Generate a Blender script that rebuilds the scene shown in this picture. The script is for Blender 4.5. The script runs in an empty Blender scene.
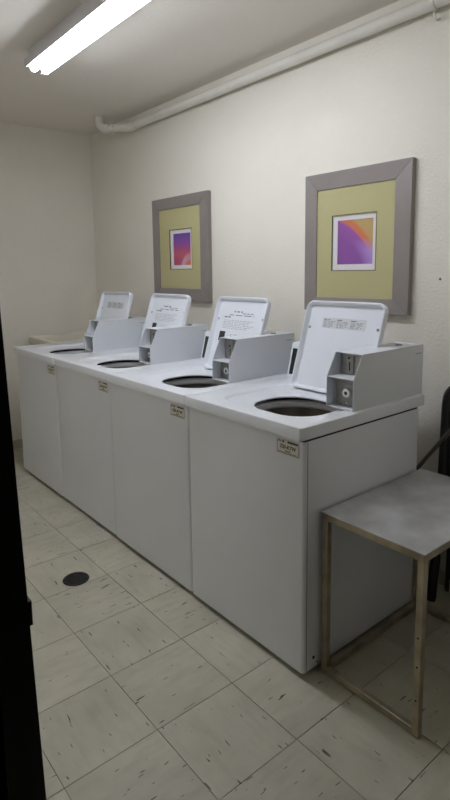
import bpy, bmesh, math, random
from mathutils import Vector, Matrix
random.seed(4)
PI = math.pi
S = bpy.context.scene
C = S.collection

# ------------------------------------------------------------------ camera
cam_d = bpy.data.cameras.new('camera'); cam = bpy.data.objects.new('camera', cam_d); C.objects.link(cam)
F_PX = 551.97
cam_d.sensor_fit = 'VERTICAL'; cam_d.sensor_height = 24.0; cam_d.lens = F_PX / 800 * 24.0
cam_d.shift_y = -53.7 / 800; cam_d.shift_x = 0.0
cam_d.clip_start = 0.02
r_ = Vector((0.6359717, 0.7716024, -0.0130264)); u_ = Vector((-0.0968606, 0.0965583, 0.9906031)); f_ = Vector((-0.7656096, 0.6287338, -0.1361462))
M = Matrix((r_, u_, -f_)).transposed().to_4x4(); M.translation = Vector((3.864, -1.2874, 1.4185))
cam.matrix_world = M
S.camera = cam

# ------------------------------------------------------------------ world, exposure
w = bpy.data.worlds.new('world'); S.world = w; w.use_nodes = True
bg = w.node_tree.nodes['Background']; bg.inputs[0].default_value = (0.75, 0.72, 0.66, 1); bg.inputs[1].default_value = 0.012
S.view_settings.view_transform = 'Standard'; S.view_settings.look = 'None'; S.view_settings.gamma = 1
S.view_settings.use_curve_mapping = False
S.view_settings.exposure = 0.2
TUBE_POWER = 27.0          # emission of the two fluorescent tubes

# ------------------------------------------------------------------ dimensions
XL, XF, XH = -0.614, 3.30, 4.9      # far wall, doorway wall, end of the corridor
YW, YO = 0.938, -1.175               # wall with the pictures, wall opposite
ZC = 2.565
WX = [-0.050, 0.647, 1.3334, 2.0238, 2.6815]
H = 0.908                           # washer deck height

# ------------------------------------------------------------------ materials
MATS = {}
def mat(name, col, rough=0.6, metal=0.0, spec=0.5, var=0.0, vscale=6.0, bump=0.0, bscale=80.0, emit=None, estr=0.0, col2=None, coat=0.0, stretch=None):
    if name in MATS: return MATS[name]
    m = bpy.data.materials.new(name); m.use_nodes = True
    nt = m.node_tree; b = nt.nodes['Principled BSDF']
    b.inputs['Base Color'].default_value = (*col, 1); b.inputs['Roughness'].default_value = rough
    b.inputs['Metallic'].default_value = metal; b.inputs['Specular IOR Level'].default_value = spec
    b.inputs['Coat Weight'].default_value = coat
    tc = nt.nodes.new('ShaderNodeTexCoord')
    src = tc.outputs['Object']
    if stretch:
        mp = nt.nodes.new('ShaderNodeMapping'); mp.inputs['Scale'].default_value = stretch
        nt.links.new(src, mp.inputs[0]); src = mp.outputs[0]
    if var or col2:
        n = nt.nodes.new('ShaderNodeTexNoise'); n.inputs['Scale'].default_value = vscale; n.inputs['Detail'].default_value = 5
        nt.links.new(src, n.inputs['Vector'])
        r = nt.nodes.new('ShaderNodeValToRGB')
        c2 = col2 if col2 else tuple(c * (1 - var) for c in col)
        r.color_ramp.elements[0].position = 0.35; r.color_ramp.elements[1].position = 0.65
        r.color_ramp.elements[0].color = (*c2, 1); r.color_ramp.elements[1].color = (*col, 1)
        nt.links.new(n.outputs['Fac'], r.inputs[0]); nt.links.new(r.outputs[0], b.inputs['Base Color'])
    if bump:
        n2 = nt.nodes.new('ShaderNodeTexNoise'); n2.inputs['Scale'].default_value = bscale; n2.inputs['Detail'].default_value = 3
        nt.links.new(src, n2.inputs['Vector'])
        bp = nt.nodes.new('ShaderNodeBump'); bp.inputs['Strength'].default_value = bump; bp.inputs['Distance'].default_value = 0.004
        nt.links.new(n2.outputs['Fac'], bp.inputs['Height']); nt.links.new(bp.outputs[0], b.inputs['Normal'])
    if emit:
        b.inputs['Emission Color'].default_value = (*emit, 1); b.inputs['Emission Strength'].default_value = estr
    MATS[name] = m
    return m

wall_m = mat('wall_paint', (0.865, 0.82, 0.72), 0.62, var=0.05, vscale=1.6, bump=0.7, bscale=85)
ceil_m = mat('ceiling_paint', (0.87, 0.815, 0.735), 0.7, var=0.05, vscale=1.2, bump=0.25, bscale=60)
base_m = mat('baseboard_vinyl', (0.60, 0.565, 0.475), 0.5, var=0.08, vscale=5)
pipe_m = mat('pipe_paint', (0.80, 0.765, 0.69), 0.45, var=0.06, vscale=9)
dark_m = mat('unlit_door_wood', (0.022, 0.016, 0.013), 0.55, var=0.4, vscale=14, stretch=(6, 6, 0.6))
enamel = mat('white_enamel', (0.82, 0.84, 0.87), 0.28, var=0.03, vscale=3, bump=0.06, bscale=160)
enamel_lid = mat('lid_enamel', (0.84, 0.87, 0.92), 0.30)
coin_m = mat('coin_box_paint', (0.74, 0.765, 0.80), 0.38, var=0.03, vscale=5)
niche_m = mat('coin_niche_metal', (0.42, 0.41, 0.39), 0.42, metal=0.6, var=0.2, vscale=30)
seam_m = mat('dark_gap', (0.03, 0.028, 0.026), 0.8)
rubber = mat('black_rubber', (0.02, 0.02, 0.02), 0.6)
steel = mat('basket_steel', (0.34, 0.30, 0.25), 0.45, metal=0.5, var=0.3, vscale=12)
ring_m = mat('tub_ring_plastic', (0.86, 0.86, 0.85), 0.4)
agit_m = mat('agitator_plastic', (0.45, 0.45, 0.44), 0.4)
panel_m = mat('console_black', (0.018, 0.018, 0.02), 0.3)
btn_m = mat('button_grey', (0.42, 0.43, 0.44), 0.5)
tag_m = mat('tag_plate', (0.80, 0.77, 0.68), 0.5, var=0.1, vscale=60)
ink_m = mat('black_ink', (0.03, 0.028, 0.026), 0.6)
grey_ink = mat('grey_ink', (0.20, 0.20, 0.21), 0.6)
pale_ink = mat('pale_label_band', (0.70, 0.72, 0.74), 0.6)
chrome = mat('lock_chrome', (0.75, 0.75, 0.74), 0.22, metal=0.9)
tframe_m = mat('tarnished_steel', (0.50, 0.44, 0.31), 0.42, metal=0.55, col2=(0.30, 0.25, 0.18), vscale=11, bump=0.15, bscale=120)
ttop_m = mat('worn_steel_sheet', (0.70, 0.70, 0.71), 0.40, metal=0.45, col2=(0.42, 0.42, 0.42), vscale=5.5, bump=0.08, bscale=50)
hose_m = mat('dark_hose', (0.10, 0.085, 0.07), 0.4)
chair_m = mat('black_chair_paint', (0.012, 0.012, 0.013), 0.3)
frame_m = mat('taupe_frame', (0.30, 0.265, 0.25), 0.40, metal=0.2, var=0.05, vscale=12, stretch=(1, 1, 1))
frame_side_m = mat('frame_side', (0.16, 0.14, 0.13), 0.5, metal=0.2)
matboard = mat('olive_matboard', (0.50, 0.46, 0.235), 0.75, var=0.06, vscale=50, stretch=(30, 30, 1))
matwhite = mat('white_matboard', (0.78, 0.74, 0.74), 0.7)
bevel_m = mat('mat_bevel', (0.20, 0.18, 0.09), 0.7)
sink_m = mat('cream_plastic', (0.84, 0.79, 0.66), 0.45, var=0.05, vscale=4)
fix_m = mat('fixture_enamel', (0.60, 0.59, 0.60), 0.45)
tube_m = mat('lit_tube', (0.9, 0.9, 0.9), 0.4, emit=(0.925, 0.98, 1.09), estr=TUBE_POWER)
grout_m = mat('floor_joint', (0.10, 0.085, 0.062), 0.85)
drain_m = mat('drain_iron', (0.05, 0.045, 0.045), 0.5, metal=0.5, var=0.5, vscale=40)

def tile_material():
    m = bpy.data.materials.new('vinyl_tile'); m.use_nodes = True; nt = m.node_tree; N = nt.nodes; L = nt.links
    b = N['Principled BSDF']; b.inputs['Roughness'].default_value = 0.42
    tc = N.new('ShaderNodeTexCoord'); oi = N.new('ShaderNodeObjectInfo')
    mul = N.new('ShaderNodeMath'); mul.operation = 'MULTIPLY'; mul.inputs[1].default_value = 37.0; L.new(oi.outputs['Random'], mul.inputs[0])
    comb = N.new('ShaderNodeCombineXYZ'); L.new(mul.outputs[0], comb.inputs[0]); L.new(mul.outputs[0], comb.inputs[2])
    add = N.new('ShaderNodeVectorMath'); add.operation = 'ADD'; L.new(tc.outputs['Object'], add.inputs[0]); L.new(comb.outputs[0], add.inputs[1])
    def noise(scale, st, det=2):
        mp = N.new('ShaderNodeMapping'); mp.inputs['Scale'].default_value = st; L.new(add.outputs[0], mp.inputs[0])
        n = N.new('ShaderNodeTexNoise'); n.inputs['Scale'].default_value = scale; n.inputs['Detail'].default_value = det; L.new(mp.outputs[0], n.inputs['Vector']); return n.outputs['Fac']
    def ramp(src, p0, p1, c0, c1):
        r = N.new('ShaderNodeValToRGB'); e = r.color_ramp.elements; e[0].position = p0; e[1].position = p1
        e[0].color = (*c0, 1); e[1].color = (*c1, 1); L.new(src, r.inputs[0]); return r.outputs[0]
    def mix(f, a, b_, mode='MIX'):
        x = N.new('ShaderNodeMix'); x.data_type = 'RGBA'; x.blend_type = mode
        if isinstance(f, float): x.inputs[0].default_value = f
        else: L.new(f, x.inputs[0])
        for s, v in ((x.inputs[6], a), (x.inputs[7], b_)):
            if isinstance(v, tuple): s.default_value = (*v, 1)
            else: L.new(v, s)
        return x.outputs[2]
    basec = ramp(noise(5, (1, 1, 1), 5), 0.32, 0.68, (0.44, 0.415, 0.325), (0.54, 0.505, 0.40))
    soft = ramp(noise(9, (1, 4, 1), 4), 0.45, 0.75, (1, 1, 1), (0.88, 0.87, 0.85))
    c = mix(1.0, basec, soft, 'MULTIPLY')
    fleck = ramp(noise(11, (1.5, 9, 1), 1.2), 0.71, 0.735, (0, 0, 0), (1, 1, 1))
    c = mix(fleck, c, (0.075, 0.064, 0.05))
    lf = ramp(noise(17, (1.3, 10, 1), 1), 0.74, 0.76, (0, 0, 0), (1, 1, 1))
    c = mix(lf, c, (0.46, 0.43, 0.36))
    L.new(c, b.inputs['Base Color'])
    L.new(ramp(noise(6, (1, 1, 1), 4), 0.3, 0.7, (0.38, 0.38, 0.38), (0.58, 0.58, 0.58)), b.inputs['Roughness'])
    return m
tile_m = tile_material()

def art_material(kind, W_, H_):
    """flat print: gradients with curved edges, object coords x 0..1, z 0..1 after scaling"""
    m = bpy.data.materials.new('abstract_print_' + kind); m.use_nodes = True; nt = m.node_tree; N = nt.nodes; L = nt.links
    b = N['Principled BSDF']; b.inputs['Roughness'].default_value = 0.35
    tc = N.new('ShaderNodeTexCoord'); mp = N.new('ShaderNodeMapping'); mp.inputs['Scale'].default_value = (1 / W_, 1, 1 / H_)
    mp.inputs['Location'].default_value = (0.5, 0, 0.5)
    L.new(tc.outputs['Object'], mp.inputs[0])
    sx = N.new('ShaderNodeSeparateXYZ'); L.new(mp.outputs[0], sx.inputs[0])
    def dist(cx, cz, sc=(1, 1)):
        m2 = N.new('ShaderNodeMapping'); m2.inputs['Location'].default_value = (-cx * sc[0], 0, -cz * sc[1]); m2.inputs['Scale'].default_value = (sc[0], 0, sc[1])
        L.new(mp.outputs[0], m2.inputs[0])
        v = N.new('ShaderNodeVectorMath'); v.operation = 'LENGTH'; L.new(m2.outputs[0], v.inputs[0]); return v.outputs['Value']
    def ramp(src, stops):
        r = N.new('ShaderNodeValToRGB'); e = r.color_ramp.elements
        e[0].position, e[0].color = stops[0][0], (*stops[0][1], 1); e[1].position, e[1].color = stops[-1][0], (*stops[-1][1], 1)
        for p, c in stops[1:-1]:
            q = e.new(p); q.color = (*c, 1)
        L.new(src, r.inputs[0]); return r.outputs[0]
    def mix(f, a, c):
        x = N.new('ShaderNodeMix'); x.data_type = 'RGBA'; L.new(f, x.inputs[0])
        for s, v in ((x.inputs[6], a), (x.inputs[7], c)):
            L.new(v, s)
        return x.outputs[2]
    if kind == 'curve':
        # quarter disc centred low left: purple inside, red-orange band, ochre outside, lavender flare low on the band
        d = dist(-0.6, -0.6, (0.5, 0.5))
        base = ramp(d, [(0.0, (0.25, 0.085, 0.32)), (0.70, (0.26, 0.09, 0.34)), (0.845, (0.33, 0.10, 0.38)), (0.87, (0.62, 0.17, 0.12)), (0.925, (0.64, 0.20, 0.07)), (0.95, (0.52, 0.35, 0.13)), (1.0, (0.50, 0.35, 0.14))])
        flare = ramp(d, [(0.0, (0.25, 0.085, 0.32)), (0.72, (0.26, 0.09, 0.34)), (0.82, (0.40, 0.22, 0.58)), (0.90, (0.45, 0.32, 0.62)), (0.95, (0.50, 0.36, 0.20)), (1.0, (0.50, 0.35, 0.14))])
        fz = ramp(sx.outputs['Z'], [(0.30, (1, 1, 1)), (0.58, (0, 0, 0))])
        col = mix(fz, base, flare)
    else:
        base = ramp(sx.outputs['Z'], [(0.0, (0.60, 0.20, 0.10)), (0.28, (0.62, 0.12, 0.10)), (0.50, (0.40, 0.08, 0.20)), (0.72, (0.24, 0.07, 0.36)), (1.0, (0.12, 0.06, 0.30))])
        d = dist(1.05, -0.25, (1.0, 1.0))
        hot = ramp(d, [(0.0, (0.75, 0.28, 0.10)), (0.40, (0.70, 0.20, 0.10)), (0.50, (0.62, 0.35, 0.45)), (0.62, (0.62, 0.42, 0.52)), (0.70, (0.50, 0.10, 0.16)), (1.0, (0.45, 0.08, 0.16))])
        fz = ramp(sx.outputs['Z'], [(0.18, (1, 1, 1)), (0.45, (0, 0, 0))])
        col = mix(fz, base, hot)
    L.new(col, b.inputs['Base Color'])
    return m

# ------------------------------------------------------------------ mesh helpers
def obj(name, bm, m, parent=None, smooth=None, bevel=None, loc=None):
    me = bpy.data.meshes.new(name)
    bmesh.ops.recalc_face_normals(bm, faces=bm.faces)
    bm.to_mesh(me); bm.free()
    for mm in (m if isinstance(m, (list, tuple)) else [m]): me.materials.append(mm)
    o = bpy.data.objects.new(name, me); C.objects.link(o)
    if parent: o.parent = parent
    if loc: o.location = loc
    if bevel:
        md = o.modifiers.new('bevel', 'BEVEL'); md.width = bevel; md.segments = 2; md.limit_method = 'ANGLE'; md.angle_limit = 0.6
    if smooth:
        for p in me.polygons: p.use_smooth = True
        try: me.set_sharp_from_angle(angle=smooth)
        except Exception: pass
    return o
def box(bm, x0, x1, y0, y1, z0, z1, mi=0):
    vs = [bm.verts.new((x, y, z)) for x in (x0, x1) for y in (y0, y1) for z in (z0, z1)]
    for q in ((0, 1, 3, 2), (4, 6, 7, 5), (0, 4, 5, 1), (2, 3, 7, 6), (0, 2, 6, 4), (1, 5, 7, 3)):
        f = bm.faces.new([vs[i] for i in q]); f.material_index = mi
    return vs
def boxm(*a):
    bm = bmesh.new(); box(bm, *a); return bm
def prism(bm, poly, axis, a0, a1):
    """extrude the 2-D polygon along axis 'x','y' or 'z' from a0 to a1"""
    def P(u, v, t): return {'x': (t, u, v), 'y': (u, t, v), 'z': (u, v, t)}[axis]
    A = [bm.verts.new(P(u, v, a0)) for u, v in poly]; B = [bm.verts.new(P(u, v, a1)) for u, v in poly]
    bm.faces.new(A); bm.faces.new(B[::-1]); n = len(poly)
    for i in range(n): bm.faces.new((A[i], A[(i + 1) % n], B[(i + 1) % n], B[i]))
def tube(bm, pts, r, seg=12, cap=True, squash=None):
    """round tube along a polyline; r is a number or a list"""
    pts = [Vector(p) for p in pts]; n = len(pts); rs = r if isinstance(r, (list, tuple)) else [r] * n
    rings = []; prev = None
    for i, p in enumerate(pts):
        d = (pts[min(i + 1, n - 1)] - pts[max(i - 1, 0)]).normalized()
        if prev is None:
            a = Vector((0, 0, 1)) if abs(d.z) < .9 else Vector((1, 0, 0)); e1 = d.cross(a).normalized()
        else: e1 = (prev - d * prev.dot(d)).normalized()
        prev = e1; e2 = d.cross(e1)
        rings.append([bm.verts.new(p + (e1 * math.cos(2 * PI * k / seg) + e2 * math.sin(2 * PI * k / seg)) * rs[i]) for k in range(seg)])
    for a, b in zip(rings, rings[1:]):
        for k in range(seg): bm.faces.new((a[k], a[(k + 1) % seg], b[(k + 1) % seg], b[k]))
    if cap:
        bm.faces.new(rings[0][::-1]); bm.faces.new(rings[-1])
def lathe(bm, prof, c=(0, 0, 0), axis='z', seg=32):
    rings = []
    for r, h in prof:
        ring = []
        for k in range(seg):
            a = 2 * PI * k / seg; x, y = r * math.cos(a), r * math.sin(a)
            p = {'z': (x, y, h), 'y': (x, h, y), 'x': (h, x, y)}[axis]
            ring.append(bm.verts.new((c[0] + p[0], c[1] + p[1], c[2] + p[2])))
        rings.append(ring)
    for a, b in zip(rings, rings[1:]):
        for k in range(seg): bm.faces.new((a[k], a[(k + 1) % seg], b[(k + 1) % seg], b[k]))
    return rings
def capped(bm, prof, **k):
    rg = lathe(bm, prof, **k); bm.faces.new(rg[0][::-1]); bm.faces.new(rg[-1])
def rrect(hx, hy, r, n=6):
    """rounded rectangle outline, counter-clockwise"""
    out = []
    for cx, cy, a0 in ((hx - r, hy - r, 0), (-hx + r, hy - r, PI / 2), (-hx + r, -hy + r, PI), (hx - r, -hy + r, 1.5 * PI)):
        for k in range(n + 1):
            a = a0 + k / n * PI / 2; out.append((cx + r * math.cos(a), cy + r * math.sin(a)))
    return out
def text_mesh(name, body, size, m, parent, mw, extr=0.0):
    cu = bpy.data.curves.new(name, 'FONT'); cu.body = body; cu.size = size; cu.align_x = 'CENTER'; cu.align_y = 'CENTER'; cu.extrude = extr
    cu.resolution_u = 3; cu.offset = size * .022
    o = bpy.data.objects.new(name + '_tmp', cu); C.objects.link(o)
    me = bpy.data.meshes.new_from_object(o.evaluated_get(bpy.context.evaluated_depsgraph_get()))
    bpy.data.objects.remove(o); me.materials.clear(); me.materials.append(m); me.transform(mw); me.name = name
    return me
def thing(name, label, cat, loc=(0, 0, 0), group=None):
    o = bpy.data.objects.new(name, None); C.objects.link(o); o.location = loc; o['label'] = label; o['category'] = cat
    if group: o['group'] = group
    o.empty_display_size = 0.1
    return o
def struct(name, bm, m, parent=None, **k):
    o = obj(name, bm, m, parent, **k)
    if not parent: o['kind'] = 'structure'
    return o

# ------------------------------------------------------------------ room shell
T = 0.3048; TX, TY = 1.9166, -0.4814
floor = struct('floor', boxm(XL - .1, XH + .1, -2.4, YW + .1, -0.12, -0.0035), grout_m)
floor['label'] = 'beige streaked vinyl tile floor'
tb = bmesh.new(); g = 0.0011; box(tb, -T / 2 + g, T / 2 - g, -T / 2 + g, T / 2 - g, -0.0035, 0.0)
tile_me = None
for i in range(-9, 9):
    for j in range(-4, 5):
        cx, cy = TX + (i + .5) * T, TY + (j + .5) * T
        if cx - T / 2 > XF + .35 or cx + T / 2 < XL or cy - T / 2 > YW or cy + T / 2 < YO: continue
        x0, x1 = max(cx - T / 2 + g, XL), cx + T / 2 - g; y0, y1 = max(cy - T / 2 + g, YO), min(cy + T / 2 - g, YW)
        full = (x1 - x0 > T - 3 * g) and (y1 - y0 > T - 3 * g)
        if full:
            if tile_me is None:
                t = obj('tile', tb, tile_m, floor); tile_me = t.data
            else:
                t = bpy.data.objects.new('tile', tile_me); C.objects.link(t); t.parent = floor
            t.location = (cx, cy, random.uniform(-.0002, .0002)); t.rotation_euler.z = ((i + j) % 2) * PI / 2 + random.choice((0, PI)) + random.uniform(-.0015, .0015)
        else:
            if x1 - x0 < .01 or y1 - y0 < .01: continue
            hx, hy = (x1 - x0) / 2, (y1 - y0) / 2
            t = obj('tile', boxm(-hx, hx, -hy, hy, -.0035, 0), tile_m, floor); t.location = (x0 + hx, y0 + hy, 0)
corr = struct('corridor_floor', boxm(XF + .36 + .27, XH, -2.4, YW, -0.0034, 0.0), tile_m)
corr.name = 'floor_corridor'; corr['kind'] = 'structure'
struct('ceiling', boxm(XL - .1, XF + .1, YO - .1, YW + .1, ZC, ZC + .1), ceil_m)
struct('wall_right', boxm(XL - .1, XF + .1, YW, YW + .1, -.1, ZC + .05), wall_m)
struct('wall_back', boxm(XL - .1, XL, YO - .1, YW + .05, -.1, ZC + .05), wall_m)
struct('wall_left', boxm(XL - .1, XF + .1, YO - .1, YO, -.1, ZC + .05), wall_m)
# doorway wall the camera looks through: piers left and right of the opening, and the piece above
DL, DR, DT = -1.165, 0.02, 2.08
bm = bmesh.new(); box(bm, XF, XF + .10, YO - .9, DL, -.1, ZC + .05); box(bm, XF, XF + .10, DR, YW + .05, -.1, ZC + .05); box(bm, XF, XF + .10, DL, DR, DT, ZC + .05)
struct('wall_front', bm, wall_m)
# door frame, shade of its unlit corridor side painted near black; left jamb stands a little out of plumb
bm = bmesh.new()
prism(bm, [(DL - .02, 0.0), (-1.1085, 0.0), (-1.1600, DT), (DL - .02, DT)], 'x', XF - .012, XF + .10)
door = struct('door_1', bm, dark_m); door['label'] = 'dark door frame at the left edge, unlit shade painted in'
prm = bmesh.new(); box(prm, XF + .02, XF + .112, DR - .03, DR + .05, 0.0, DT); obj('jamb', prm, dark_m, door)
obj('lintel', boxm(XF + .02, XF + .112, DL - .05, DR + .05, DT - .03, DT + .05), dark_m, door)
lt = bmesh.new(); box(lt, XF + .06, XF + .098, -1.142, -1.1325, 1.105, 1.128); obj('strike_plate', lt, rubber, door)
struct('baseboard_back', boxm(XL, XL + .008, YO, YW, 0.0, 0.066), base_m, bevel=.002)
struct('baseboard_right', boxm(XL + .008, XF, YW - .008, YW, 0.0, 0.066), base_m, bevel=.002)
struct('baseboard_left', boxm(XL + .008, XF, YO, YO + .008, 0.0, 0.066), base_m, bevel=.002)

# ------------------------------------------------------------------ fluorescent ceiling fixture
FX0, FX1, FY = 0.885, 2.50, -0.088
L_ = thing('ceiling_light', 'white fluorescent strip light with two glowing tubes, mounted on the ceiling', 'ceiling light', (FX0, FY, ZC))
FL = FX1 - FX0
bm = bmesh.new()
prism(bm, [(-.040, 0), (-.040, -.035), (-.064, -.052), (-.064, -.091), (-.061, -.091), (-.052, -.070), (.052, -.070), (.061, -.091), (.064, -.091), (.064, -.052), (.040, -.035), (.040, 0)], 'x', 0, FL)
obj('housing', bm, fix_m, L_, bevel=.0015)
for s in (0, 1):
    x = 0 if s == 0 else FL
    bm = bmesh.new(); prism(bm, [(-.041, 0), (-.041, -.035), (-.065, -.052), (-.065, -.090), (.065, -.090), (.065, -.052), (.041, -.035), (.041, 0)], 'x', x - .003, x + .003)
    obj('end_plate', bm, fix_m, L_)
for y in (-.031, .031):
    bm = bmesh.new(); capped(bm, [(.010, .028), (.019, .032), (.019, FL - .032), (.010, FL - .028)], c=(0, y, -.098), axis='x', seg=16)
    tb_ = obj('tube', bm, tube_m, L_, smooth=.8)
    for x in (0.004, FL - .026):
        obj('socket', boxm(x, x + .022, y - .013, y + .013, -.112, -.07), fix_m, L_, bevel=.003)

# ------------------------------------------------------------------ pipe along the wall
PY, PZ, PR = 0.893, 2.478, 0.028
pr = thing('drain_pipe', 'long painted pipe running just below the ceiling along the picture wall', 'pipe', (0, PY, PZ))
bm = bmesh.new(); tube(bm, [(.16, 0, 0), (XF - .002, 0, 0)], PR, 20); obj('pipe_run', bm, pipe_m, pr, smooth=.7)
bm = bmesh.new(); tube(bm, [(.235, 0, 0), (.155, 0, 0), (.125, -.008, 0), (.09, -.04, 0)], .034, 20); obj('coupling', bm, pipe_m, pr, smooth=.7)
ex, ey = -.055, -.15; dx, dy = ex - .09, ey + .04; dl = math.hypot(dx, dy); dx /= dl; dy /= dl
bm = bmesh.new(); tube(bm, [(.10, -.034, 0), (ex - dx * .05, ey - dy * .05, 0)], PR, 20); obj('offset_run', bm, pipe_m, pr, smooth=.7)
pts = [(ex - dx * .08, ey - dy * .08, 0)] + [(ex - dx * .055 + dx * .055 * math.sin(a), ey - dy * .055 + dy * .055 * math.sin(a), .055 - .055 * math.cos(a)) for a in [k * PI / 16 for k in range(0, 9)]] + [(ex, ey, ZC - PZ)]
bm = bmesh.new(); tube(bm, pts, .033, 20); obj('elbow', bm, pipe_m, pr, smooth=.7)
for d_ in (.075, .115):
    bm = bmesh.new(); tube(bm, [(ex - dx * (d_ + .006), ey - dy * (d_ + .006), 0), (ex - dx * (d_ - .006), ey - dy * (d_ - .006), 0)], .038, 20); obj('joint_collar', bm, pipe_m, pr, smooth=.7)
# hook bracket near the right
for hx_ in (2.565,):
    bm = bmesh.new(); lathe(bm, [(PR + .001, -.011), (PR + .004, -.011), (PR + .004, .011), (PR + .001, .011), (PR + .001, -.011)], c=(hx_, 0, 0), axis='x', seg=20)
    tube(bm, [(hx_, .0, -.03), (hx_, .003, -.045), (hx_, .015, -.060), (hx_, .032, -.060), (hx_, .044, -.052)], .0045, 8)
    obj('pipe_strap', bm, pipe_m, pr, smooth=.7)

# ------------------------------------------------------------------ utility sink in the far corner, behind the first washer
sk = thing('utility_sink', 'cream utility sink rim behind the farthest washer in the corner', 'sink', (-0.33, 0.615, 0))
bm = bmesh.new(); N_ = 24
loops = []
for hx, hy, r, z in ((.262, .300, .02, .853), (.268, .306, .02, .866), (.268, .306, .02, .902), (.262, .300, .02, .908), (.225, .262, .03, .908), (.215, .25, .05, .90), (.19, .22, .06, .62), (.01, .01, .005, .60)):
    loops.append([bm.verts.new((x, y, z)) for x, y in rrect(hx, hy, r, 4)])
for a, b in zip(loops, loops[1:]):
    for k in range(len(a)): bm.faces.new((a[k], a[(k + 1) % len(a)], b[(k + 1) % len(b)], b[k]))
obj('basin_rim', bm, sink_m, sk, smooth=.6)
bm = bmesh.new(); loops = []
for hx, hy, r, z in ((.245, .282, .04, .866), (.22, .25, .06, .58)):
    loops.append([bm.verts.new((x, y, z)) for x, y in rrect(hx, hy, r, 4)])
a, b = loops
for k in range(len(a)): bm.faces.new((a[k], a[(k + 1) % len(a)], b[(k + 1) % len(b)], b[k]))
bm.faces.new(b)
obj('basin', bm, sink_m, sk, smooth=.6)
for sx in (-1, 1):
    for sy in (-1, 1):
        obj('leg', boxm(sx * .20 - .018, sx * .20 + .018, sy * .23 - .018, sy * .23 + .018, 0, .60), sink_m, sk, bevel=.004)

# ------------------------------------------------------------------ washers
def deck_mesh(W_, D, ocx, ocy, ohx, ohy, rcx, rcy, rhx, rhy):
    """pressed steel top: rounded outer slab, shallow recess for the lid, rounded opening with a rolled lip"""
    bm = bmesh.new(); n = 24
    outer = lambda ins, z: [(x + W_ / 2, y + D / 2, z) for x, y in rrect(W_ / 2 - ins, D / 2 - ins, max(.012 - ins, .003), n)]
    rec = lambda ins, z: [(x + rcx, y + rcy, z) for x, y in rrect(rhx - ins, rhy - ins, .10 - ins, n)]
    def hole(ins, z):
        return [(x + ocx, y + ocy, z) for x, y in rrect(ohx - ins, ohy - ins, min(ohx, ohy) * .86 - ins, n)]
    loops = [outer(.004, -.045), outer(0, -.044), outer(0, -.007), outer(.0015, -.0022), outer(.006, 0), rec(-.010, 0), rec(-.004, -.0004), rec(.001, -.003), rec(.007, -.0115), rec(.013, -.013), hole(-.03, -.0125),
             hole(-.008, -.0125), hole(-.002, -.0135), hole(0, -.016), hole(-.001, -.020), hole(-.005, -.022)]
    vl = [[bm.verts.new(p) for p in lp] for lp in loops]
    for a, b in zip(vl, vl[1:]):
        for k in range(len(a)): bm.faces.new((a[k], a[(k + 1) % len(a)], b[(k + 1) % len(b)], b[k]))
    return bm

def print_rows(bm, rows, y=0.0):
    """rows: (x0, x1, z, height, dash) -> tiny printed dashes on the plane y"""
    for x0, x1, z, h, dash in rows:
        x = x0
        while x < x1 - .001:
            l = min(dash * random.uniform(.4, 1.6), x1 - x)
            vs = [bm.verts.new(p) for p in ((x, y, z), (x + l, y, z), (x + l, y, z + h), (x, y, z + h))]; bm.faces.new(vs)
            x += l + dash * .35

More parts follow.
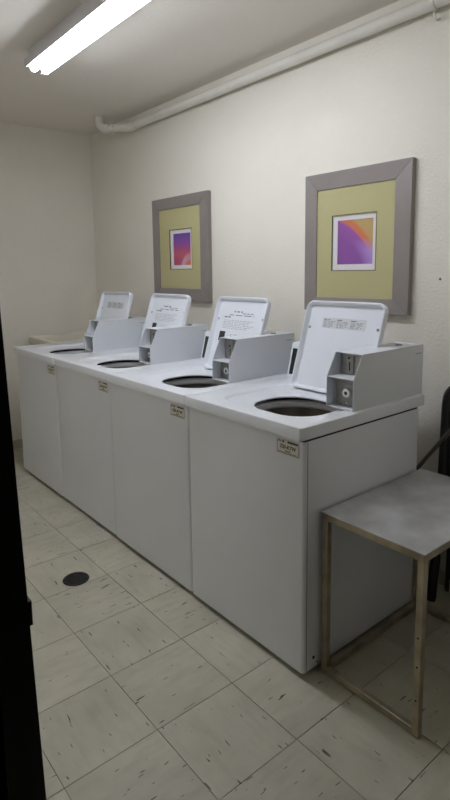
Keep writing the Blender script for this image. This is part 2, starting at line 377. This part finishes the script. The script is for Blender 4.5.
def make_lid(root, lx0, lx1, style):
    """open lid, hinged at its rear edge: underside faces the room. built flat in x/z, then leaned back"""
    wd, ht, th = lx1 - lx0, 0.397, 0.030
    A = math.atan2(.115, .362)
    piv = Matrix.Translation((lx0 + wd / 2, 0.470, -0.004)) @ Matrix.Rotation(-A, 4, 'X')
    bm = bmesh.new(); n = 6
    lp = lambda ins, y, r: [(x, y, z + ht / 2) for x, z in rrect(wd / 2 - ins, ht / 2 - ins, r, n)]
    loops = [lp(.006, th, .030), lp(.001, th - .004, .034), lp(0, th - .010, .035), lp(0, .003, .035), lp(.002, 0, .033), lp(.007, 0, .030), lp(.010, .004, .027), lp(.017, .019, .024)]
    vl = [[bm.verts.new(p) for p in l] for l in loops]
    for a, b in zip(vl, vl[1:]):
        for k in range(len(a)): bm.faces.new((a[k], a[(k + 1) % len(a)], b[(k + 1) % len(b)], b[k]))
    bm.faces.new(vl[0]); bm.faces.new(vl[-1])
    lid = obj('lid', bm, enamel_lid, root, smooth=.5); lid.matrix_local = piv
    yp = .0185
    for s in (-1, 1):
        b2 = bmesh.new(); capped(b2, [(.006, .0188), (.006, .0165), (.0035, .0145)], c=(s * (wd / 2 - .028), 0, ht * (.73 if s > 0 else .70)), axis='y', seg=12)
        obj('lid_bolt', b2, niche_m, lid)
    b2 = bmesh.new()
    if style == 'strip':
        for k in range(3):
            x0 = -.105 + k * .072
            print_rows(b2, [(x0, x0 + .034, .315, .0042, .02)] + [(x0, x0 + (.064, .058, .062, .050, .060, .040)[r], .3095 - r * .0052, .0019, .02) for r in range(6)], yp)
        lab = bmesh.new(); box(lab, -.112, .118, yp + .0001, yp + .0006, .280, .326)
        obj('label_strip', lab, pale_ink, lid)
        obj('instruction_print', b2, grey_ink, lid)['kind'] = 'stuff'
    else:
        print_rows(b2, [(-.055, .02, .318, .006, .03), (.01, .095, .311, .0035, .02), (-.09, .105, .300, .0040, .04), (-.125, -.07, .287, .007, .02)] +
                   [(-.125, .11 - (r % 3) * .02, .272 - r * .0085, .0016, .02) for r in range(6)] +
                   [(-.05, .10, .197, .0018, .03), (-.05, .06, .190, .0015, .02)], yp)
        for cx, cz in ((-.045, .172), (.005, .170), (.055, .172), (-.045, .143), (.01, .145), (.060, .143)):
            lathe(b2, [(.013, yp), (.0145, yp)], c=(cx, 0, cz), axis='y', seg=14)
            print_rows(b2, [(cx - .008, cx + .008, cz - .002, .004, .006)], yp)
        obj('instruction_print', b2, grey_ink, lid)['kind'] = 'stuff'
        b3 = bmesh.new(); box(b3, -.137, -.092, yp - .0003, yp + .0004, .160, .212); obj('warning_square', b3, ink_m, lid)
        b3 = bmesh.new(); box(b3, -.060, -.052, yp - .0003, yp + .0004, .118, .148); obj('warning_mark', b3, ink_m, lid)
    for s in (-1, 1):
        b3 = bmesh.new(); capped(b3, [(.006, -.012), (.006, .012)], c=(s * (wd / 2 - .05), .018, .006), axis='x', seg=10); obj('hinge', b3, niche_m, lid)
    return lid

def make_coin_box(root, x1, wd, zm, zt, yb):
    """steel coin meter: sloping hollow front with two niches"""
    x0 = x1 - wd; yf, ym = .292, .342; t = .003
    side = [(yf, .0), (yb, .0), (yb, zt), (ym, zt), (yf, zm)]
    cb = bmesh.new()
    prism(cb, side, 'x', x0, x0 + t); prism(cb, side, 'x', x1 - t, x1)
    box(cb, x0, x1, ym, yb, zt - t, zt); box(cb, x0, x1, yb - t, yb, 0, zt); box(cb, x0 + t, x1 - t, yf + .001, yb, 0.0004, t)
    box(cb, x0 + t, x1 - t, yf + .0015, yf + .075, zm - .002, zm + .002)
    o = obj('coin_box', cb, coin_m, root, bevel=.0008)
    bk = bmesh.new(); box(bk, x0 + t, x1 - t, yf + .052, yf + .055, t, zm - .002); box(bk, x0 + t, x1 - t, yf + .078, yf + .081, zm + .002, zt - t)
    obj('niche_panel', bk, niche_m, o)
    # lower niche: lock plate and round lock
    cx = x0 + wd * .60; cz = zm * .50
    obj('lock_plate', boxm(cx - .030, cx + .032, yf + .044, yf + .052, cz - .030, cz + .030), niche_m, o, bevel=.002)
    b = bmesh.new(); capped(b, [(.0175, yf + .044), (.0175, yf + .028), (.0155, yf + .025), (.007, yf + .025), (.006, yf + .030)], c=(cx - .004, 0, cz), axis='y', seg=20); lk = obj('lock', b, chrome, o, smooth=.5)
    b = bmesh.new(); capped(b, [(.0058, yf + .0315), (.0058, yf + .0255)], c=(cx - .003, 0, cz - .001), axis='y', seg=12); obj('keyhole', b, ink_m, o)
    # upper niche: coin slot with guide
    sx = x0 + wd * .40
    obj('slot_plate', boxm(sx - .014, sx + .018, yf + .071, yf + .078, zm + .006, zt - .016), niche_m, o, bevel=.001)
    obj('coin_slot', boxm(sx - .0015, sx + .003, yf + .0695, yf + .0712, zm + .018, zm + .052), ink_m, o)
    b = bmesh.new(); capped(b, [(.005, yf + .078), (.005, yf + .070)], c=(sx - .002, 0, zm + .066), axis='y', seg=12); obj('slot_button', b, ink_m, o)
    for px, pz, py in ((x0 + wd * .45, zm - .010, yf + .052), (x0 + wd * .45, .014, yf + .052), (x1 - .028, zt - .020, yf + .078), (x1 - .020, zm - .012, yf + .052)):
        b = bmesh.new(); capped(b, [(.0042, py), (.0042, py - .003), (.002, py - .004)], c=(px, 0, pz), axis='y', seg=10); obj('screw', b, chrome, o)
    b = bmesh.new(); capped(b, [(.013, zt), (.013, zt + .006), (.009, zt + .008)], c=(x0 + wd * .62, yb - .10, 0), axis='z', seg=16); obj('top_lock', b, niche_m, o, smooth=.5)
    obj('maker_mark', boxm(x1 - .0002, x1 + .0003, yb - .055, yb - .015, zt - .034, zt - .0315), grey_ink, o)
    return o

def make_washer(i, label, style, tag_text, box_off, box_w, box_z, lid_x):
    X0, X1 = WX[i], WX[i + 1]; W_ = X1 - X0 - .0025; D = .742; ov = .0175
    root = thing('washing_machine', label, 'washing machine', (X0, (.007, .004, -.0065, 0)[i] if i else 0.0, 0), 'washing machines in a row along the wall')
    dy = (0, .007, .004, -.0065)[i]
    if i < 3: root.location.y = (.002, .006, .002)[i]
    else: root.location.y = 0.0
    zt = H - .045
    # cabinet: one wrap with rounded front edges
    bm = bmesh.new(); poly = []
    cx0, cx1, y0, y1 = .002, W_ - .002, ov, .696; R_ = .012
    for (px, py, a0) in ((cx1 - R_, y0 + R_, -PI / 2), (cx0 + R_, y0 + R_, PI)):
        pts = [(px + R_ * math.cos(a0 + k * PI / 10), py + R_ * math.sin(a0 + k * PI / 10)) for k in range(6)]
        poly += pts[::-1]
    poly += [(cx0, y1)]; poly = [(cx1, y1)] + poly
    prism(bm, poly, 'z', .022, zt - .0065)
    bmesh.ops.delete(bm, geom=[f for f in bm.faces if all(v.co.z > zt - .007 for v in f.verts)], context='FACES_ONLY')
    obj('cabinet', bm, enamel, root, smooth=.5)
    # recessed plinth and feet
    obj('plinth', boxm(.03, W_ - .03, ov + .03, y1 - .03, .016, .03), seam_m, root)
    for fx in (.05, W_ - .05):
        for fy in (.07, .63):
            b = bmesh.new(); capped(b, [(.018, 0), (.020, .006), (.012, .010), (.008, .024)], c=(fx, fy, 0), axis='z', seg=12); obj('foot', b, rubber, root)
    # joint between front panel and side panels, small side holes
    for s, xx in ((0, cx0), (1, cx1)):
        obj('panel_seam', boxm(xx - .0004, xx + .0004, ov + .0165, ov + .0185, .024, zt - .008), seam_m, root)
        b = bmesh.new(); capped(b, [(.006, xx - .001), (.006, xx + .001)], c=(0, ov + .055, .062), axis='x', seg=12); obj('side_hole', b, ink_m, root)
        b = bmesh.new(); capped(b, [(.0035, xx - .001), (.0035, xx + .001)], c=(0, ov + .075, .035), axis='x', seg=10); obj('side_screw', b, ink_m, root)
    # dark strip standing in for the shadow between deck and cabinet
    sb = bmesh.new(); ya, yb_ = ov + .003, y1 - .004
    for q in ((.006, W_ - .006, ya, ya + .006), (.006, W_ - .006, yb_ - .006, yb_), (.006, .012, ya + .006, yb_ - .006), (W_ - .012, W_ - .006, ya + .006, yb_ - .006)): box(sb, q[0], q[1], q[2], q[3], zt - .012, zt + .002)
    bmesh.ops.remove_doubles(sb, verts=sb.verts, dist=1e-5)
    obj('deck_shadow_strip', sb, seam_m, root)
    ocx, ocy = W_ - .262, .252
    dm = deck_mesh(W_, D, ocx, ocy, .158, .140, W_ - .300, .290, .240, .215)
    for v in dm.verts: v.co.z += H
    obj('deck', dm, enamel, root, smooth=.6)
    # inside: basket, plastic tub ring, agitator
    b = bmesh.new(); lathe(b, [(.192, H - .060), (.190, .40), (.03, .36)], c=(ocx, ocy, 0), seg=40)
    obj('basket', b, steel, root, smooth=.6)
    b = bmesh.new(); lathe(b, [(.262, H - .035), (.262, .30), (.05, .28)], c=(ocx, ocy + .03, 0), seg=40)
    for v in b.verts: v.co.x = min(max(v.co.x, .02), W_ - .02); v.co.y = max(v.co.y, ov + .008)
    obj('outer_tub', b, seam_m, root, smooth=.6)
    b = bmesh.new(); lathe(b, [(.208, H - .050), (.204, H - .040), (.196, H - .036), (.180, H - .036), (.173, H - .042), (.173, H - .058), (.180, H - .066), (.207, H - .068), (.208, H - .050)], c=(ocx, ocy, 0), seg=56)
    obj('tub_ring', b, ring_m, root, smooth=.6)
    b = bmesh.new(); capped(b, [(.10, .42), (.07, .50), (.045, .62), (.035, .74), (.030, .775), (.018, .79), (.004, .795)], c=(ocx, ocy, 0), seg=24)
    obj('agitator', b, agit_m, root, smooth=.6)
    # control console behind the lid
    cbx1 = W_ - box_off; cbx0 = cbx1 - box_w
    con = bmesh.new(); prism(con, [(.592, H - .001), (.715, H - .001), (.715, H + .165), (.640, H + .165), (.632, H + .161)], 'x', .012, cbx0 - .004)
    co = obj('console', con, enamel_lid, root, bevel=.004)
    d = Vector((0, .632 - .592, .162)).normalized(); nrm = Vector((0, -d.z, d.y))
    rot = Matrix(((1, 0, 0), (0, d.y, -nrm.y), (0, d.z, -nrm.z))).to_4x4()   # local x, up, into panel
    base = Matrix.Translation((0, .592, H)) @ rot
    def onp(name, x0, x1, u0, u1, h, m):
        b = bmesh.new(); box(b, x0, x1, u0, u1, -h, .001)
        o = obj(name, b, m, co); o.matrix_local = base; return o
    onp('display_panel', .026, .122, .018, .142, .0015, panel_m)
    for r in range(3):
        for c_ in range(2):
            onp('button', .084 + c_ * .017, .097 + c_ * .017, .030 + r * .016, .041 + r * .016, .003, btn_m)
    onp('display_window', .045, .085, .095, .118, .0020, rubber)
    cb = make_coin_box(root, cbx1, box_w, *box_z); cb.location.z = H
    make_lid(root, W_ - .505 + lid_x[0], W_ - .092 + lid_x[1], style).location.z += H
    # numbered machine tag on the front panel
    tx1 = W_ - .022; tx0 = tx1 - .106; tz0, tz1 = .796, .849
    tg = bmesh.new(); box(tg, tx0, tx1, ov - .0012, ov + .001, tz0, tz1)
    tag = obj('number_tag', tg, tag_m, root)
    b = bmesh.new(); e = .0014
    for q in ((tx0 + .002, tx1 - .002, tz0 + .002, tz0 + .002 + e), (tx0 + .002, tx0 + .002 + e, tz0 + .002, tz1 - .012), (tx1 - .002 - e, tx1 - .002, tz0 + .002, tz1 - .012)):
        box(b, q[0], q[1], ov - .0016, ov - .001, q[2], q[3])
    box(b, tx0 + .052, tx1 - .006, ov - .0016, ov - .001, tz1 - .011, tz1 - .005); box(b, tx0 + .028, tx0 + .034, ov - .0016, ov - .001, tz1 - .013, tz1 - .004)
    box(b, tx0 + .010, tx1 - .010, ov - .0016, ov - .001, tz0 + .006, tz0 + .0075)
    obj('tag_border', b, ink_m, tag)
    def lettering(body, size, x, z):
        mw = Matrix.Translation((x, ov - .0017, z)) @ Matrix.Rotation(PI / 2, 4, 'X')
        me = text_mesh('tag_lettering', body, size, ink_m, tag, mw, .0002)
        o = bpy.data.objects.new('tag_lettering', me); C.objects.link(o); o.parent = tag
    lettering(tag_text, .0185, (tx0 + tx1) / 2, (tz0 + tz1) / 2 - .001)
    lettering('CALL', .009, tx0 + .014, tz1 - .0085)
    lettering('SERVICE', .0065, (tx0 + tx1) / 2, tz0 + .0125)
    return root

make_washer(0, 'farthest white top-loading washer, nearest the corner, with lid open', 'strip', '320-K7W', .050, .120, (.095, .196, .70), (.035, .035))
make_washer(1, 'second white washer from the corner, lid leaning open below the left picture', 'sheet', '320-K7W', .045, .125, (.093, .193, .70), (.015, .008))
make_washer(2, 'white washer second nearest, lid open with instruction sheet, between the two pictures', 'sheet', '320-K7W', .056, .125, (.093, .197, .72), (.005, -.012))
make_washer(3, 'nearest white top-loading washer, beside the steel table, with lid open', 'strip', '320-K7W', .018, .125, (.114, .203, .742), (0, 0))

# ------------------------------------------------------------------ framed pictures
def picture(label, x0, x1, z0, z1, ix0, ix1, iz0, iz1, mx, ax, kind, lean):
    root = thing('framed_picture', label, 'picture', ((x0 + x1) / 2, YW - .002, z0), 'framed abstract prints on the wall')
    cx = (x0 + x1) / 2
    o = lambda x: x - cx
    X0, X1, I0, I1 = o(x0), o(x1), o(ix0), o(ix1); Z1 = z1 - z0; J0, J1 = iz0 - z0, iz1 - z0
    yb, yf, yi = 0.0, -.030, -.024
    def rail(a, b, c, d):  # outer a-b, inner d-c : mitred member
        bm = bmesh.new(); A = []
        for (x, z), y in ((a, yf), (b, yf), (c, yi), (d, yi)): A.append(bm.verts.new((x, y, z)))
        B = [bm.verts.new((x, yb, z)) for x, z in (a, b, c, d)]
        bm.faces.new(A); bm.faces.new(B[::-1])
        for k in range(4): bm.faces.new((A[k], A[(k + 1) % 4], B[(k + 1) % 4], B[k]))
        obj('frame_rail', bm, frame_m, root, bevel=.0012)
    e = .0004
    rail((X0, Z1), (X1, Z1), (I1, J1), (I0, J1)); rail((X0, 0), (X1, 0), (I1, J0), (I0, J0))
    rail((X0, 0 + e), (X0, Z1 - e), (I0, J1 - e), (I0, J0 + e)); rail((X1, 0 + e), (X1, Z1 - e), (I1, J1 - e), (I1, J0 + e))
    def plate_hole(name, a, b, y, th, m):
        bm = bmesh.new(); (ax0, ax1, az0, az1), (bx0, bx1, bz0, bz1) = a, b
        for q in ((ax0, ax1, bz1, az1), (ax0, ax1, az0, bz0), (ax0, bx0, bz0, bz1), (bx1, ax1, bz0, bz1)): box(bm, q[0], q[1], y, y + th, q[2], q[3])
        bmesh.ops.remove_doubles(bm, verts=bm.verts, dist=1e-6)
        return obj(name, bm, m, root)
    m_ = (o(mx[0]), o(mx[1]), mx[2] - z0, mx[3] - z0); a_ = (o(ax[0]), o(ax[1]), ax[2] - z0, ax[3] - z0)
    plate_hole('mat_board', (I0 - .006, I1 + .006, J0 - .006, J1 + .006), m_, -.018, .0045, matboard)
    # raised inner lip of the opening
    g_ = .004; plate_hole('mat_bevel', (m_[0] - g_, m_[1] + g_, m_[2] - g_, m_[3] + g_), m_, -.0195, .006, bevel_m)
    plate_hole('inner_mat', (m_[0] - .01, m_[1] + .01, m_[2] - .01, m_[3] + .01), a_, -.0130, .003, matwhite)
    aw, ah = a_[1] - a_[0], a_[3] - a_[2]
    bm = bmesh.new(); box(bm, -aw / 2 - .005, aw / 2 + .005, -.0008, .0008, -ah / 2 - .005, ah / 2 + .005)
    obj('print', bm, art_material(kind, aw, ah), root, loc=((a_[0] + a_[1]) / 2, -.0088, (a_[2] + a_[3]) / 2))
    obj('backing', boxm(X0 + .02, X1 - .02, -.0075, -.001, .02, Z1 - .02), frame_side_m, root)
    root.rotation_euler.x = lean
    return root
picture('taupe framed print with purple over red, left picture nearer the corner', .383, 1.036, 1.215, 1.921, .458, .942, 1.300, 1.845,
        (.585, .842, 1.433, 1.700), (.619, .823, 1.4585, 1.674), 'flame', 0.0)
picture('taupe framed print with purple and an orange curve, right picture above the nearest washer', 1.862, 2.480, 1.207, 1.892, 1.936, 2.394, 1.277, 1.812,
        (2.035, 2.293, 1.412, 1.678), (2.064, 2.274, 1.4405, 1.654), 'curve', math.radians(-0.3))

# small nail scar on the wall
nb = bmesh.new(); capped(nb, [(.004, YW - .004), (.006, YW)], c=(2.612, 0, 1.37), axis='y', seg=8)
nail = obj('nail', nb, frame_side_m); nail['label'] = 'tiny nail in the bare wall right of the right picture'; nail['category'] = 'nail'

# ------------------------------------------------------------------ steel table beside the nearest washer
TX0, TX1, TY0, TY1, TZ = 2.688, 3.070, 0.100, 0.715, 0.600
tab = thing('side_table', 'low tarnished steel table with worn grey sheet top beside the nearest washer', 'table', (TX0, TY0, 0))
w_, d_ = TX1 - TX0, TY1 - TY0; q = .0225
bm = bmesh.new()
box(bm, -.003, w_ + .003, -.003, d_ + .003, TZ - .004, TZ)
obj('tabletop', bm, ttop_m, tab, bevel=.001)
for lx in (0, w_ - q):
    for ly in (0, d_ - q):
        lo = obj('leg', boxm(lx, lx + q, ly, ly + q, 0.0, TZ - .0045), tframe_m, tab, bevel=.002)
for a in ((q, w_ - q, .001, q - .001), (q, w_ - q, d_ - q + .001, d_ - .001)):
    obj('top_rail', boxm(a[0], a[1], a[2], a[3], TZ - .030, TZ - .0045), tframe_m, tab, bevel=.002)
    obj('bottom_rail', boxm(a[0], a[1], a[2], a[3], .004, .028), tframe_m, tab, bevel=.002)
for lx in (0.001, w_ - q + .001):
    obj('top_rail', boxm(lx, lx + q - .002, q, d_ - q, TZ - .030, TZ - .0045), tframe_m, tab, bevel=.002)
obj('bottom_rail', boxm(0.001, q - .001, q, d_ - q, .004, .028), tframe_m, tab, bevel=.002)
for z in (.235, .125, .330):
    b = bmesh.new(); capped(b, [(.0032, -.0012), (.0032, .0005)], c=(w_ - q / 2, 0, z), axis='y', seg=8); obj('screw', b, seam_m, tab)

# ------------------------------------------------------------------ drain hose rising from behind the nearest washer
bm = bmesh.new()
ctrl = [(2.50, .80, .05), (2.50, .80, .34), (2.56, .80, .47), (2.63, .795, .575), (2.72, .79, .70), (2.815, .79, .825), (2.90, .80, .925), (2.96, .85, .965), (3.0, .925, .97)]
pts = []
for k in range(len(ctrl) - 1):
    p = [Vector(ctrl[max(0, min(len(ctrl) - 1, k + d))]) for d in (-1, 0, 1, 2)]
    for s in range(5):
        t = s / 5; pts.append(.5 * ((2 * p[1]) + (-p[0] + p[2]) * t + (2 * p[0] - 5 * p[1] + 4 * p[2] - p[3]) * t * t + (-p[0] + 3 * p[1] - 3 * p[2] + p[3]) * t ** 3))
pts.append(Vector(ctrl[-1]))
tube(bm, pts, .0085, 10)
hs = obj('hose', bm, hose_m, smooth=.8); hs['label'] = 'dark hose slanting up from behind the nearest washer past the black chair'; hs['category'] = 'hose'

# ------------------------------------------------------------------ folded black chair leaning on the wall behind the table
ch = thing('folding_chair', 'black folded metal chair leaning on the wall behind the steel table', 'chair', (2.915, .852, 0))
hw = .215
bm = bmesh.new(); pts = [(-hw + .012, -.06, .012), (-hw + .004, 0, .40), (-hw, .015, .60), (-hw - .004, .03, .84)]
for k in range(1, 8):
    a = k * PI / 16; pts.append((-hw - .004 + .07 * (1 - math.cos(a)), .035, .86 + .07 * math.sin(a)))
top = [(-x, y, z) for x, y, z in pts[::-1]]
tube(bm, pts + top, .0205, 12)
obj('frame', bm, chair_m, ch, smooth=.8)
bm = bmesh.new(); prism(bm, [(-hw + .01, .50), (hw - .01, .50), (hw - .01, .825), (-hw + .01, .825)], 'y', .014, .024); obj('backrest', bm, chair_m, ch, bevel=.004)
obj('seat', boxm(-hw + .03, hw - .03, .012, .034, .08, .46), chair_m, ch, bevel=.008)
for s in (-1, 1):
    bm = bmesh.new(); tube(bm, [(s * (hw - .03), .035, .012), (s * (hw - .03), .05, .56)], .010, 10); obj('leg', bm, chair_m, ch, smooth=.8)
    bm = bmesh.new(); tube(bm, [(s * (hw - .012), -.064, 0), (s * (hw - .012), -.058, .03)], .019, 10); obj('rubber_foot', bm, rubber, ch, smooth=.8)

# ------------------------------------------------------------------ round drain in the floor
dr = thing('floor_drain', 'dark round metal drain set into the beige floor tiles', 'drain', (1.553, -.308, 0))
bm = bmesh.new(); lathe(bm, [(.046, .0005), (.047, .003), (.058, .003), (.061, .0002)], seg=32); obj('rim', bm, drain_m, dr, smooth=.5)
bm = bmesh.new(); capped(bm, [(.047, .0002), (.047, .0008)], seg=28); obj('drain_hole', bm, rubber, dr)
bm = bmesh.new()
for k in range(-3, 4):
    x = k * .0125; l = math.sqrt(.046 ** 2 - x * x); box(bm, x - .0028, x + .0028, -l, l, .0008, .0024)
obj('grate', bm, drain_m, dr)
